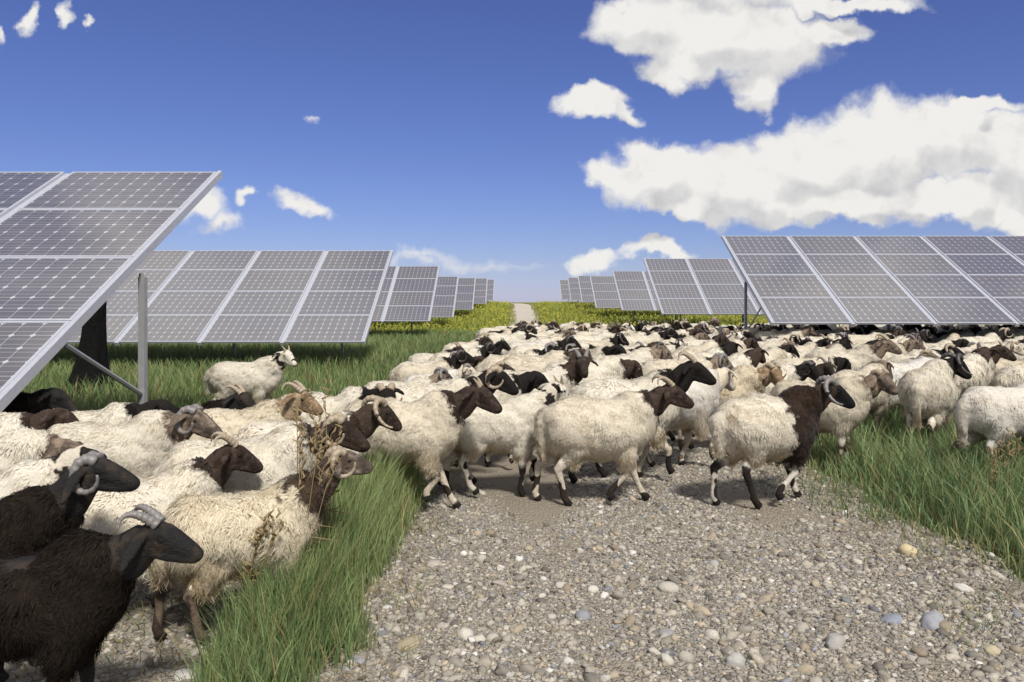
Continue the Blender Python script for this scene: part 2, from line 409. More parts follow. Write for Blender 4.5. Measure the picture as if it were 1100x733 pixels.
    if ht_:
        for sd in (-1, 1):
            hb = MB(); pts = []; rad = []; K = 40
            for k in range(K + 1):
                f = k / K
                if ht_ == 'curl':
                    th = f * 1.65 * math.pi; Rr = .070 * (1 - .12 * f); pt = H(.022 - Rr*math.sin(th), sd*(.026 + .088*f**.8), .062 + .022*math.sin(min(math.pi, th*1.2)) - Rr*(1-math.cos(th)))
                    r = .027 * (1 - .80 * f)
                elif ht_ == 'wide':
                    th = f * 1.35 * math.pi; Rr = .095; pt = H(.02 - Rr*math.sin(th)*.9, sd*(.026 + .17*f**.9), .064 + .05*math.sin(f*math.pi) - Rr*(1-math.cos(th))*.8)
                    r = .027 * (1 - .82 * f)
                elif ht_ == 'back':
                    th = f * .62 * math.pi; Rr = .14; pt = H(.018 - Rr*math.sin(th), sd*(.026 + .07*f), .066 + .045*math.sin(f*math.pi*.8) - Rr*(1-math.cos(th))*.35)
                    r = .022 * (1 - .85 * f)
                else:      # short
                    pt = H(.015 - .07*f, sd*(.026 + .028*f), .062 + .055*f - .02*f*f); r = .016 * (1 - .8 * f)
                pts.append(pt); rad.append(r * (1 + .11 * math.sin(k * 1.7)))
            hb.tube(pts, rad, 10)
            horns.append(hb.mesh('horn', True))
    # ---- eyes
    eyes = []
    for sd in (-1, 1):
        c = H(.062, sd*.0535, .026)
        eb = MB(); eb.tube([c - s*sd*.010, c - s*sd*.004, c + s*sd*.004, c + s*sd*.009], [.008, .0135, .0115, .004], 10, h)
        eyes.append(eb.mesh('eye', True))
    return dict(body=bm_, fleece=wm, horns=horns, eyes=eyes)

def slot_mat(o, mat):
    if not o.data.materials: o.data.materials.append(None)
    o.material_slots[0].link = 'OBJECT'; o.material_slots[0].material = mat

def place_sheep(proto, look, x, y, z, heading, scale=1.0, horn='pale', name='sheep', roll=0.0):
    root = empty(name, (x, y, z), R(heading)); root.scale = (scale,) * 3
    b = link('body', proto['body'], None, root); slot_mat(b, COAT[look])
    f = link('fleece', proto['fleece'], None, root); slot_mat(f, WOOL[look])
    for m in proto['horns']:
        o = link('horn', m, None, root); slot_mat(o, HORN[horn])
    for m in proto['eyes']:
        o = link('eye', m, None, root); slot_mat(o, EYE)
    return root
# ------------------------------------------------------------------ CAMERA, LIGHT, SKY
EYE_Z, FPX, HZ = 1.43, 855.0, 325.0          # eye height, focal length in photo pixels, horizon row
cam = bpy.data.cameras.new('camera'); cam.sensor_width = 36; cam.lens = 36 * FPX / 1100
cam.shift_y = -(366.5 - HZ) / 1100; cam.clip_end = 20000; cam.clip_start = .05
co = bpy.data.objects.new('camera', cam); COL.objects.link(co); co.location = (0, 0, EYE_Z); co.rotation_euler = (R(90), 0, 0); SC.camera = co
SC.view_settings.view_transform = 'Standard'; SC.view_settings.look = 'None'; SC.view_settings.gamma = 1; SC.view_settings.exposure = EXPO
SC.view_settings.use_curve_mapping = False

SUN_EL, SUN_AZ = R(50), R(160)              # azimuth from +Y, clockwise: behind the camera, to the left
sd_ = Vector((math.sin(SUN_AZ) * math.cos(SUN_EL), math.cos(SUN_AZ) * math.cos(SUN_EL), math.sin(SUN_EL)))
sl = bpy.data.lights.new('sun', 'SUN'); sl.energy = SUN_E; sl.angle = R(SUN_ANG); sl.color = (1.0, .955, .88)
so = bpy.data.objects.new('sun', sl); COL.objects.link(so); so.rotation_euler = sd_.to_track_quat('Z', 'Y').to_euler(); so.location = (0, 0, 40)

W = bpy.data.worlds.new('World'); SC.world = W; W.use_nodes = True
nt = NT(W.node_tree); wo = nt.n('ShaderNodeOutputWorld'); bg = nt.n('ShaderNodeBackground'); nt.l(bg.outputs[0], wo.inputs[0])
bg.inputs[1].default_value = SKY_S
sky = nt.n('ShaderNodeTexSky'); sky.sky_type = 'NISHITA'; sky.sun_disc = False
sky.sun_elevation = SUN_EL; sky.sun_rotation = SUN_AZ; sky.altitude = 300; sky.air_density = 1.0; sky.dust_density = .15; sky.ozone_density = 3.0
tc = nt.n('ShaderNodeTexCoord'); D = tc.outputs['Generated']
sx = nt.n('ShaderNodeSeparateXYZ'); nt.l(D, sx.inputs[0])
yy = nt.math('MAXIMUM', nt.math('ABSOLUTE', sx.outputs[1]), .06)
cu = nt.n('ShaderNodeCombineXYZ')
nt.l(nt.math('MULTIPLY', nt.math('DIVIDE', sx.outputs[0], yy), 8.55), cu.inputs[0])
nt.l(nt.math('MULTIPLY', nt.math('DIVIDE', sx.outputs[2], yy), 8.55), cu.inputs[1])
UV = cu.outputs[0]                             # direction of view on a plane, 1 unit = 6.7 degrees
# billow: domain warp at several scales
def warped(uv, seed=0.0):
    a = nt.noise(nt.vm('ADD', uv, (seed, seed, 3)), 1.1, 2, .5, color=True)
    b = nt.noise(nt.vm('ADD', uv, (seed, 7, seed)), 3.6, 4, .52, color=True)
    w = nt.vm('ADD', nt.vm('SCALE', nt.vm('SUBTRACT', a, (.5,.5,.5)), scale=.55), nt.vm('SCALE', nt.vm('SUBTRACT', b, (.5,.5,.5)), scale=.42))
    return nt.vm('ADD', uv, nt.vm('MULTIPLY', w, (1, 1, 0)))
CL = [  # photo px centre, radii, weight
 (792,42,118,52,1),(708,22,88,40,.95),(815,92,32,30,.8),(885,38,48,22,.85),(905,2,100,15,.8),(740,70,50,30,.9),(770,-40,150,60,1),
 (640,116,56,22,.85),(678,128,24,9,.5),
 (700,192,72,46,1),(655,190,40,24,.85),(790,200,85,46,1),(860,178,80,58,1),(950,160,80,62,1),(1030,150,70,56,1),(1110,165,90,62,1),(900,215,170,26,1),(1010,215,130,30,1),(730,225,70,18,.9),
 (1095,236,34,22,.9),(640,281,34,13,.55),(705,274,48,13,.75),(1060,110,50,14,.8),
 (460,287,120,10,.20),(535,283,70,9,.16),
 (330,222,36,14,.55),(274,213,16,11,.55),(215,218,40,22,.45),(238,240,40,16,.35),
 (26,18,13,22,.62),(66,14,12,20,.55),(92,20,9,7,.4),(334,139,8,6,.25),(2,40,6,16,.4),
]
def density(uv):
    tot = None
    for x, y, rx, ry, wgt in CL:
        c = ((x - 550) / 100, (HZ - y) / 100, 0)
        q = nt.vm('MULTIPLY', nt.vm('SUBTRACT', uv, c), (100 / rx, 100 / ry, 0))
        e = nt.math('MULTIPLY_ADD', nt.vm('LENGTH', q), -wgt, wgt)
        tot = e if tot is None else nt.math('SMOOTH_MAX', tot, e, .12)
    return tot
w1 = warped(UV)
d0 = density(w1)
det = nt.noise(w1, 5, 4, .52)
dens = nt.math('ADD', d0, nt.math('MULTIPLY', nt.math('SUBTRACT', det, .5), .24))
# cloud billows with light and shade painted in, as if from upper left
w2 = warped(nt.vm('ADD', UV, (-.10, .16, 0)))
f1 = nt.noise(w1, 1.7, 4, .5); f2 = nt.noise(w2, 1.7, 4, .5)
sep2 = nt.n('ShaderNodeSeparateXYZ'); nt.l(UV, sep2.inputs[0])
rel = nt.math('SUBTRACT', f2, f1)
alpha = nt.step(dens, .0, .34)
# painted cloud shading: thick middles and undersides greyer, thin and upper parts whiter
lo = nt.vm('ADD', UV, nt.vm('MULTIPLY', nt.vm('SUBTRACT', nt.noise(UV, 1.6, 3, .5, color=True), (.5, .5, .5)), (.7, .55, 0)))
dl = density(lo); d2 = density(nt.vm('ADD', lo, (-.04, .24, 0)))
under = nt.step(nt.math('SUBTRACT', d2, nt.math('MULTIPLY', dl, .72)), -.05, .42)
lum = nt.math('SUBTRACT', nt.math('MULTIPLY_ADD', rel, -.8, 1.05), nt.math('MULTIPLY', under, .31))
lum = nt.math('MINIMUM', nt.math('MAXIMUM', lum, .55), 1.05)
cloud = nt.mix(nt.step(lum, .55, 1.0, False), tuple(CLOUD_V * k for k in (.60, .605, .635)), tuple(CLOUD_V * k for k in (1.0, .985, .95)))
skyc = nt.mix(1, sky.outputs[0], nt.mix(nt.step(sx.outputs[2], .02, .32), SKY_LOW, SKY_TINT), 'MULTIPLY')
skyc = nt.mix(1, skyc, nt.mix(nt.step(sx.outputs[2], -.01, .05), (.94, 1.0, 1.15), (1, 1, 1)), 'MULTIPLY')
# unseen clouds overhead and behind, added for fill light; none below the horizon
fill_clouds = nt.math('MULTIPLY', nt.step(nt.noise(D, 2.6, 5, .6),   .41, .56), nt.math('SUBTRACT', 1.0, nt.step(sx.outputs[1], .45, .70)))
ahead = nt.step(sx.outputs[1], .3, .5)
vis = nt.math('MULTIPLY', nt.math('MAXIMUM', nt.math('MULTIPLY', alpha, ahead), fill_clouds), nt.step(sx.outputs[2], .0, .03))
nt.l(nt.mix(vis, skyc, cloud), bg.inputs[0])

# ------------------------------------------------------------------ TERRAIN
def hz_(x, y):
    t = min(1, max(0, (y - 30) / 45)); t = t * t * (3 - 2 * t)
    return 1.12 * t
def bump_(x, y):
    return .05 * noise.noise(Vector((x * .35, y * .35, 0))) * min(1, max(0, (y - 9) / 6))
def gz(x, y): return hz_(x, y) + bump_(x, y)
def path_edges(y):
    """left and right edge of the gravel track at depth y"""
    if y < 9: l, r = -2.9 + .02 * y, 2.65 - .01 * y
    elif y < 26:
        t = (y - 9) / 17; t = t * t * (3 - 2 * t); l, r = -2.72 + t * 2.60, 2.56 - t * 1.16
    else:
        t = min(1, (y - 26) / 50); l, r = -.12 - .10 * t, 1.40 + .75 * t
    return l, r

gm, nt, bs, out = material('meadow_soil')
tc = nt.n('ShaderNodeTexCoord'); P = tc.outputs['Object']
n1 = nt.noise(P, .22, 3); n2 = nt.noise(P, 3.5, 4, .65); n3 = nt.noise(P, 30, 3, .7)
c = nt.mix(n2, (.022, .042, .011), (.060, .075, .022)); c = nt.mix(nt.math('MULTIPLY', nt.step(n3, .5, .75), .5), c, (.09, .075, .045))
sy = nt.n('ShaderNodeSeparateXYZ'); nt.l(P, sy.inputs[0])
far = nt.step(sy.outputs[1], 26, 44)
c = nt.mix(far, c, nt.mix(n1, (.10, .125, .02), (.20, .19, .03)))
nt.l(c, bs.inputs['Base Color']); bs.inputs['Roughness'].default_value = .95; bs.inputs['Specular IOR Level'].default_value = .1
bump(nt, bs, nt.math('ADD', n3, n2), .8, .05)
ys = list(np.concatenate([np.arange(-12, 2, 1.5), np.arange(2, 34, .5), np.arange(34, 90, 1.5), np.geomspace(92, 9000, 26)]))
xs_ = list(np.concatenate([-np.geomspace(9000, 16, 18), np.arange(-15, 20, .6), np.geomspace(20.5, 9000, 18)]))
gv = [(x, y, gz(x, y)) for y in ys for x in xs_]; nx = len(xs_)
gf = [(j*nx+i, j*nx+i+1, (j+1)*nx+i+1, (j+1)*nx+i) for j in range(len(ys)-1) for i in range(nx-1)]
gme = mesh_from('ground', gv, gf); gme.polygons.foreach_set('use_smooth', [True]*len(gf))
tag(link('ground', gme, gm), kind='structure')

pm, nt, bs, out = material('river_gravel')
tc = nt.n('ShaderNodeTexCoord'); P = tc.outputs['Object']
def vor(scale, feature='F1', rand=1.0):
    v = nt.n('ShaderNodeTexVoronoi', feature=feature); nt.l(P, v.inputs['Vector']); v.inputs['Scale'].default_value = scale; v.inputs['Randomness'].default_value = rand; return v
v1, v2 = vor(46), vor(105)
n1 = nt.noise(P, 1.3, 3); n2 = nt.noise(P, 240, 3, .7); n0 = nt.noise(P, .5, 2)
stone = nt.ramp(nt.math('MULTIPLY', nt.n('ShaderNodeSeparateColor').outputs[0], 1), [(0, (0,0,0)), (1, (1,1,1))]) if False else None
sc1 = nt.n('ShaderNodeSeparateColor'); nt.l(v1.outputs['Color'], sc1.inputs[0]); sc2 = nt.n('ShaderNodeSeparateColor'); nt.l(v2.outputs['Color'], sc2.inputs[0])
ST = [(0, (.15, .132, .108)), (.25, (.26, .232, .19)), (.5, (.34, .31, .26)), (.72, (.36, .335, .30)), (.9, (.50, .48, .44)), (1, (.30, .27, .2))]
ca = nt.ramp(sc1.outputs[0], ST); cb = nt.ramp(sc2.outputs[0], ST)
c = nt.mix(.35, nt.mix(.6, ca, cb), (.305, .273, .222))
sat = nt.n('ShaderNodeAttribute', attribute_name='sand'); ssp = nt.n('ShaderNodeSeparateColor'); nt.l(sat.outputs['Color'], ssp.inputs[0])
c = nt.mix(nt.math('MULTIPLY', nt.step(nt.math('ADD', ssp.outputs[0], nt.math('MULTIPLY', nt.math('SUBTRACT', nt.noise(P, 9, 4, .7), .5), .5)), .35, .75), .9), c, nt.mix(.72, c, (.30, .250, .185)))      # sandy worn streaks
c = nt.mix(1, c, nt.vm('SCALE', (1,1,1), scale=nt.math('MULTIPLY_ADD', n2, .8, .48)), 'MULTIPLY')
spz = nt.n('ShaderNodeSeparateXYZ'); nt.l(P, spz.inputs[0])
c = nt.mix(nt.step(spz.outputs[1], 20, 38), c, nt.mix(nt.noise(P, 1.1, 5, .7), (.36, .32, .25), (.62, .57, .49)))      # dusty pale crushed stone further up
nt.l(c, bs.inputs['Base Color']); bs.inputs['Roughness'].default_value = .88; bs.inputs['Specular IOR Level'].default_value = .25
hgt = nt.math('ADD', nt.math('MULTIPLY', v1.outputs['Distance'], -1.0), nt.math('MULTIPLY', v2.outputs['Distance'], -.5))
bump(nt, bs, nt.math('MULTIPLY_ADD', n2, .15, hgt), .9, .02)
def sand(x, y):
    v = noise.noise(Vector((x*1.15 + .25*y, y*.38, 11))) * 1.5 + .5 * noise.noise(Vector((x*3.1, y*1.9, 4)))
    for c0 in (-.05, 1.35): v += .42 * math.exp(-((x - c0 - .06*y - .12*math.sin(y*.8)) / .22) ** 2)      # two worn wheel strips
    return min(1, max(0, .06 + v))
pv = []; pf = []; yy_ = list(np.concatenate([np.arange(-6, 1.9, .5), np.arange(2, 10, .11), np.arange(10, 30, .4), np.arange(30, 200, 1.2)]))
NXP = 52
for j, y in enumerate(yy_):
    l, r = path_edges(y); wob = max(.45, min(1, 12 / max(y, 1)) * .9)
    l += .28 * wob * noise.noise(Vector((0, y * .9, 0))) + .10 * wob * noise.noise(Vector((4, y * 3.1, 0))); r += .28 * wob * noise.noise(Vector((9, y * .9, 0))) + .10 * wob * noise.noise(Vector((14, y * 3.3, 0)))
    for i in range(NXP):
        x = l + (r - l) * i / (NXP - 1)
        pv.append((x, y, gz(x, y) + .012 + .018 * noise.noise(Vector((x*1.4, y*1.4, 3))) * (0 if i in (0, NXP-1) else 1)+(.012 if 0 < i < NXP-1 else -.004)))
pf = [(j*NXP+i, j*NXP+i+1, (j+1)*NXP+i+1, (j+1)*NXP+i) for j in range(len(yy_)-1) for i in range(NXP-1)]
pme = mesh_from('gravel_path', pv, pf); vcol(pme, 'sand', np.array([[sand(x, y)]*3 for x, y, z in pv], dtype=np.float32)); pme.polygons.foreach_set('use_smooth', [True]*len(pf))
tag(link('gravel_path', pme, pm), kind='structure')
# ------------------------------------------------------------------ SOLAR TABLES
cm, nt, bs, out = material('photovoltaic_cells')
tc = nt.n('ShaderNodeTexCoord'); oi = nt.n('ShaderNodeObjectInfo'); sx = nt.n('ShaderNodeSeparateXYZ'); nt.l(tc.outputs['Object'], sx.inputs[0])
MW, MH, NC, NR = 1.47, 1.0, 10, 6
fx = nt.math('FRACT', nt.math('MULTIPLY', sx.outputs[0], NC / MW)); fy = nt.math('FRACT', nt.math('MULTIPLY', sx.outputs[1], NR / MH))
ax = nt.math('SUBTRACT', .5, nt.math('ABSOLUTE', nt.math('SUBTRACT', fx, .5))); ay = nt.math('SUBTRACT', .5, nt.math('ABSOLUTE', nt.math('SUBTRACT', fy, .5)))
diamond = nt.math('LESS_THAN', nt.math('ADD', ax, ay), .15)
line = nt.math('LESS_THAN', nt.math('MINIMUM', ax, ay), .022)
bus = nt.math('LESS_THAN', nt.math('ABSOLUTE', nt.math('SUBTRACT', nt.math('ABSOLUTE', nt.math('SUBTRACT', fy, .5)), .2)), .018)
n = nt.noise(tc.outputs['Object'], 2.2, 2)
cell = nt.mix(n, (.098, .093, .097), (.142, .132, .130))
cell = nt.mix(nt.math('MULTIPLY', oi.outputs['Random'], .5), cell, (.088, .094, .122))
c = nt.mix(nt.math('MULTIPLY', bus, .45), cell, (.42, .42, .43)); c = nt.mix(nt.math('MULTIPLY', line, .55), c, (.45, .45, .47)); c = nt.mix(diamond, c, (.44, .43, .43))
nt.l(c, bs.inputs['Base Color']); bs.inputs['Roughness'].default_value = .16; bs.inputs['Coat Weight'].default_value = 1.0; bs.inputs['Coat Roughness'].default_value = .04; bs.inputs['Specular IOR Level'].default_value = .5
alum, nt, bs, out = material('brushed_aluminium'); n = nt.noise(nt.n('ShaderNodeTexCoord').outputs['Object'], 40, 3)
nt.l(nt.mix(n, (.40, .41, .46), (.55, .56, .61)), bs.inputs['Base Color']); bs.inputs['Metallic'].default_value = .35; bs.inputs['Roughness'].default_value = .42
steel, nt, bs, out = material('galvanised_steel'); n = nt.noise(nt.n('ShaderNodeTexCoord').outputs['Object'], 18, 4)
nt.l(nt.mix(n, (.28, .28, .29), (.46, .46, .47)), bs.inputs['Base Color']); bs.inputs['Metallic'].default_value = .5; bs.inputs['Roughness'].default_value = .5
back, nt, bs, out = material('module_backsheet'); bs.inputs['Base Color'].default_value = (.55, .55, .55, 1)

TILT = R(28.5); PITX, PITY, DEEP = 1.60, 1.05, .038
gmb = MB().box((0, 0, .004), (MW, MH, DEEP - .006)); glass_me = gmb.mesh('module_glass'); glass_me.materials.append(cm)
fb = MB(); fw = .025
fb.box((-fw+.004, -fw+.004, 0), (.004, MH+fw-.004, DEEP)).box((MW-.004, -fw+.004, 0), (MW+fw-.004, MH+fw-.004, DEEP)).box((.004, -fw+.004, 0), (MW-.004, .004, DEEP)).box((.004, MH-.004, 0), (MW-.004, MH+fw-.004, DEEP))
frame_me = fb.mesh('module_frame'); frame_me.materials.append(alum)
rail_me = {}
def solar_table(x0, y0, zb, ncol, label, side, post_cols=None, rz=0.0):
    """x0: end of the bottom edge next to the track; side -1 runs to the left, +1 to the right; zb: bottom edge above datum"""
    wid = ncol * PITX
    base_z = gz(x0, y0 + 1.8)
    root = empty('solar_table', (x0, y0, 0), rz)
    tag(root, label, 'solar panel', 'solar tables in two rows beside the track')
    def place(u, v, w=0.0):     # u along the row, v up the slope, w off the plane
        return Vector((u, v * math.cos(TILT) - w * math.sin(TILT), zb + v * math.sin(TILT) + w * math.cos(TILT)))
    left = -wid if side < 0 else 0.0
    for ci in range(ncol):
        for ri in range(4):
            m = link('photovoltaic_module', glass_me, None, root, place(left + ci*PITX + (PITX-MW)/2, ri*PITY + .02), (TILT, 0, 0))
            link('frame', frame_me, None, m)
    if 'rail' not in rail_me:
        rail_me['rail'] = MB().box((-.043, 0, -.05), (.043, 4*PITY+.01, .012)).mesh('rail'); rail_me['rail'].materials.append(alum)
        rail_me['edge'] = MB().box((-.020, -.012, -.030), (.020, 4*PITY+.02, .041)).mesh('edge'); rail_me['edge'].materials.append(alum)
    for ci in range(ncol + 1):
        ends = ci in (0, ncol)
        u = left + ci * PITX + (.018 if ci == 0 else -.018 if ci == ncol else 0)
        link('edge_rail' if ends else 'rail', rail_me['edge' if ends else 'rail'], None, root, place(u, 0), (TILT, 0, 0))
    for v in (1.0, 2.1, 3.3):    # purlins under the rails
        pb = MB().box((left + .2, -.03, -.155), (left + wid - .2, .03, -.0875)); o = link('purlin', pb.mesh('purlin'), steel, root, place(0, v), (TILT, 0, 0))
    v = 2.12; q = place(0, v, -.16)
    posts = post_cols or [0.07 if x0 == 5.05 else .85] + [k*PITX*2 for k in range(1, (ncol+1)//2)] + [wid - .07]
    for uu in posts:
        u = -uu if side < 0 else uu
        k = MB().box((-.026, -.03, base_z - .25), (-.019, .03, q.z)).box((.019, -.03, base_z - .25), (.026, .03, q.z)).box((-.0188, -.03, base_z - .25), (.0188, -.023, q.z + .03))
        link('post', k.mesh('post'), steel, root, (u, q.y, 0))
        a = Vector((u, q.y - .045, base_z + .66 + (q.z - base_z - 1.6) * .4)); b = place(u, .86, -.045)
        link('brace', MB().tube([a, b], [.019, .019], 6, (1, 0, 0)).mesh('brace'), steel, root)
    return root

solar_table(-3.06, 4.7, .77, 4, 'nearest solar table at the left edge, raised over the black-faced sheep', -1, [.02, 3.4, 6.2])
LEFT = [(-2.85, 15.4, .64, 5, 'left-row solar table behind the steel post, above the lone sheep in grass'),
        (-2.75, 26.7, .78, 4, 'third solar table of the left row, bluish, just behind the large one'),
        (-2.72, 37, .72, 4, 'fourth solar table of the left row, narrow sliver showing past its neighbour'),
        (-2.35, 48, .98, 4, 'fifth solar table of the left row, rising from the yellow verge'),
        (-1.95, 60, 1.32, 4, 'sixth solar table of the left row, tiny above the yellow bank'),
        (-1.7, 74, 1.62, 4, 'farthest solar table of the left row, beside the track crest')]
RIGHT = [(5.05, 15.5, 1.0, 6, 'biggest solar table on the right, low over the packed sheep'),
         (4.9, 26, 1.03, 4, 'second solar table of the right row, left of the biggest one'),
         (5.25, 38, 1.03, 4, 'third solar table of the right row, standing over green verge'),
         (5.0, 47.5, 1.08, 4, 'fourth solar table of the right row, half hidden by the third'),
         (5.0, 57, 1.42, 4, 'fifth solar table of the right row, narrow and grey in the distance'),
         (5.0, 68, 1.62, 4, 'sixth solar table of the right row, above the yellow flowering bank'),
         (4.9, 79, 1.72, 4, 'farthest solar table of the right row, nearest the track end')]
for a in LEFT: solar_table(a[0], a[1], a[2], a[3], a[4], -1)
for a in RIGHT: solar_table(a[0], a[1], a[2], a[3], a[4], 1)

# dark old tree stump in the grass behind the near table
sm, nt, bs, out = material('stump_bark'); tc = nt.n('ShaderNodeTexCoord'); mp = nt.n('ShaderNodeMapping'); nt.l(tc.outputs['Object'], mp.inputs[0]); mp.inputs['Scale'].default_value = (1, 1, .22)
n = nt.noise(mp.outputs[0], 26, 5, .7); nt.l(nt.mix(n, (.003, .003, .003), (.014, .0135, .0135)), bs.inputs['Base Color']); bs.inputs['Roughness'].default_value = .95; bs.inputs['Specular IOR Level'].default_value = .1; bump(nt, bs, n, 1, .06)
tr = empty('tree_stump', (-6.45, 12.2, 0)); tag(tr, 'dark burnt-looking tree stump in the grass behind the near solar table', 'tree stump')
v = []; f = []; K, NR_ = 26, 20
for j in range(NR_):
    z = -.1 + 1.62 * j / (NR_ - 1); r0 = .17 + .30 * math.exp(-max(z, 0) * 3.2) - .02 * z
    for i in range(K):
        w = 2*math.pi*i/K; rr = r0 * (1 + .22 * noise.noise(Vector((math.cos(w)*1.6, math.sin(w)*1.6, z*.7))) + .10*math.sin(w*5 + z) * math.exp(-max(z, 0)*2) + .07*noise.noise(Vector((math.cos(w)*6, math.sin(w)*6, z*3))))
        zt = z + (.22 * noise.noise(Vector((math.cos(w)*2.4, math.sin(w)*2.4, 9))) if j == NR_-1 else 0)
        v.append((rr*math.cos(w) + .05*z, rr*math.sin(w), zt))
for j in range(NR_-1):
    for i in range(K): f.append((j*K+i, j*K+(i+1)%K, (j+1)*K+(i+1)%K, (j+1)*K+i))
v.append((.08, 0, 1.52)); f += [((NR_-1)*K+i, (NR_-1)*K+(i+1)%K, len(v)-1) for i in range(K)]
me = mesh_from('trunk', v, f); me.polygons.foreach_set('use_smooth', [True]*len(f)); link('trunk', me, sm, tr)
# ------------------------------------------------------------------ GRASS, GRAVEL, WEEDS
def leaf_mat(name, rough=.6, trans=.35):
    m, nt, bs, out = material(name); at = nt.n('ShaderNodeAttribute', attribute_name='tint')
    nt.l(at.outputs['Color'], bs.inputs['Base Color']); bs.inputs['Roughness'].default_value = rough; bs.inputs['Specular IOR Level'].default_value = .25
    t = nt.n('ShaderNodeBsdfTranslucent'); nt.l(at.outputs['Color'], t.inputs[0]); mx = nt.n('ShaderNodeMixShader'); mx.inputs[0].default_value = trans
    nt.l(bs.outputs[0], mx.inputs[1]); nt.l(t.outputs[0], mx.inputs[2]); nt.l(mx.outputs[0], out.inputs[0]); return m
GRASS = leaf_mat('grass_blade')

def blades(name, xy, hgt, wid, col, bend=.5, lean=None, mat=GRASS):
    """curved tapering blades; xy (N,2), hgt, wid (N,), col (N,3)"""
    n = len(xy); z0 = np.array([gz(x, y) for x, y in xy])
    az = rng.random(n) * 2 * np.pi; face = rng.random(n) * 2 * np.pi
    bx, by = np.cos(az), np.sin(az)
    if lean is not None: bx, by = bx + lean[0], by + lean[1]
    b = bend * rng.uniform(.25, 1.2, n) * hgt
    pts = []
    for t, k in ((0, 0), (.4, .12), (.75, .5), (1, 1.0)):
        pts.append(np.stack([xy[:, 0] + bx*b*k, xy[:, 1] + by*b*k, z0 + hgt*(t - .18*k*bend)], 1))
    sx_, sy_ = np.cos(face), np.sin(face); S = np.stack([sx_, sy_, np.zeros(n)], 1)
    w = wid[:, None]
    v = np.stack([pts[0]-S*w*.42, pts[0]+S*w*.42, pts[1]-S*w*.5, pts[1]+S*w*.5, pts[2]-S*w*.34, pts[2]+S*w*.34, pts[3]], 1).reshape(-1, 3)
    o = (np.arange(n)*7)[:, None]
    q = np.concatenate([o+np.array([[0,1,3,2]]), o+np.array([[2,3,5,4]])]); t3 = o+np.array([[4,5,6]])
    loops = np.concatenate([q.ravel(), t3.ravel()]); tot = np.concatenate([np.full(len(q),4), np.full(len(t3),3)]); st = np.concatenate([[0], np.cumsum(tot)[:-1]])
    me = mesh_np(name, v, loops, st, tot)
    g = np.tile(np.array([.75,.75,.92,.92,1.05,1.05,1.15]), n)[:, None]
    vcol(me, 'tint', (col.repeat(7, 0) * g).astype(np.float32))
    o = link(name, me, mat); tag(o, kind='stuff'); return o

def scatter(n, x0, x1, y0, y1, keep):
    out = []
    while len(out) < n:
        x = rng.uniform(x0, x1, n); y = rng.uniform(y0, y1, n)
        for a, b in zip(x, y):
            if keep(a, b): out.append((a, b))
            if len(out) >= n: break
    return np.array(out)

def green(xy, a, b, dry=.08, dryc=(.30, .24, .11), yel=None, sc=.8):
    n = len(xy); k = np.array([noise.noise(Vector((x*sc, y*sc, 2.2))) for x, y in xy]) * .5 + .5
    k = np.clip(k + rng.normal(0, .22, n), 0, 1)[:, None]
    a = np.array(a) * 1.7 + .024; b = np.array(b) * 1.6 + .030; c = a[None] * (1-k) + b[None] * k
    d = rng.random(n) < dry; c[d] = np.array(dryc) * rng.uniform(.7, 1.2, (d.sum(), 1))
    return c * rng.uniform(.8, 1.2, (n, 1))

def nz(x, y, s=1.0, o=0.0): return noise.noise(Vector((x*s + o, y*s, o)))
# 1. the tall clump between the near sheep and the track
def k1(x, y):
    l = -1.16 + .02*(y-3) + .18*nz(x, y, 1.3); r = -.66 + .02 * (y - 3) + .22*nz(x, y, 1.7, 5)
    if not (l < x < r and 2.55 < y < 5.9 + .3*nz(x, y, 2)): return False
    edge = min((x - l) / .26, (r - x) / .36, 1) - .35 * max(0, nz(x, y, 4, 3)); return rng.random() < max(.06, edge)
xy = scatter(19000, -1.8, -.3, 2.5, 6.2, k1)
edge = np.array([min(1, max(.25, (x + 1.34)/.3), max(.25, (-.50 - x)/.32)) for x, y in xy])
hgt = rng.uniform(.14, .56, len(xy)) * edge * np.clip(.62 + .32*(xy[:, 1]-2.6), .5, 1.1)
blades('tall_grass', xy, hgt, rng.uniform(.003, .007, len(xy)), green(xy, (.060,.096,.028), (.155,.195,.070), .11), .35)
# 2. the meadow right of the track
def k2(x, y):
    l = 2.22 + .05*(y-5) + .25*nz(x, y, 1.1, 3) + (max(0, 5.2 - y))*.30
    if x < l or y < 3.9: return False
    return rng.random() < max(.08, min(1, (x - l)/.4))
xy = scatter(42000, 1.9, 7.5, 3.8, 9.6, k2)
edge = np.array([min(1, max(.35, (x - 2.25)/.7)) for x, y in xy])
hgt = rng.uniform(.13, .44, len(xy)) * edge
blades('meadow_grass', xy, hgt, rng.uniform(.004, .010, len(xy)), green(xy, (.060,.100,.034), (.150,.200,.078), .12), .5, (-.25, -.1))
# 3. the green strip on the left, under and in front of the tables
def k3(x, y):
    lim = -2.5 + .06*(y-8) if y < 22 else -1.2 + .04*(y-22)
    return x < lim + .4*nz(x, y, .8) and x > -.66*y - 1.5
xy = scatter(80000, -21, -.6, 6.5, 31, k3)
far_ = np.clip((xy[:, 1]-6)/22, 0, 1)
hgt = rng.uniform(.14, .42, len(xy)) * (1 + .25*far_); wid = rng.uniform(.006, .012, len(xy)) * (1 + 1.5*far_)
blades('pasture_grass', xy, hgt, wid, green(xy, (.055,.095,.026), (.135,.175,.055), .14), .45)
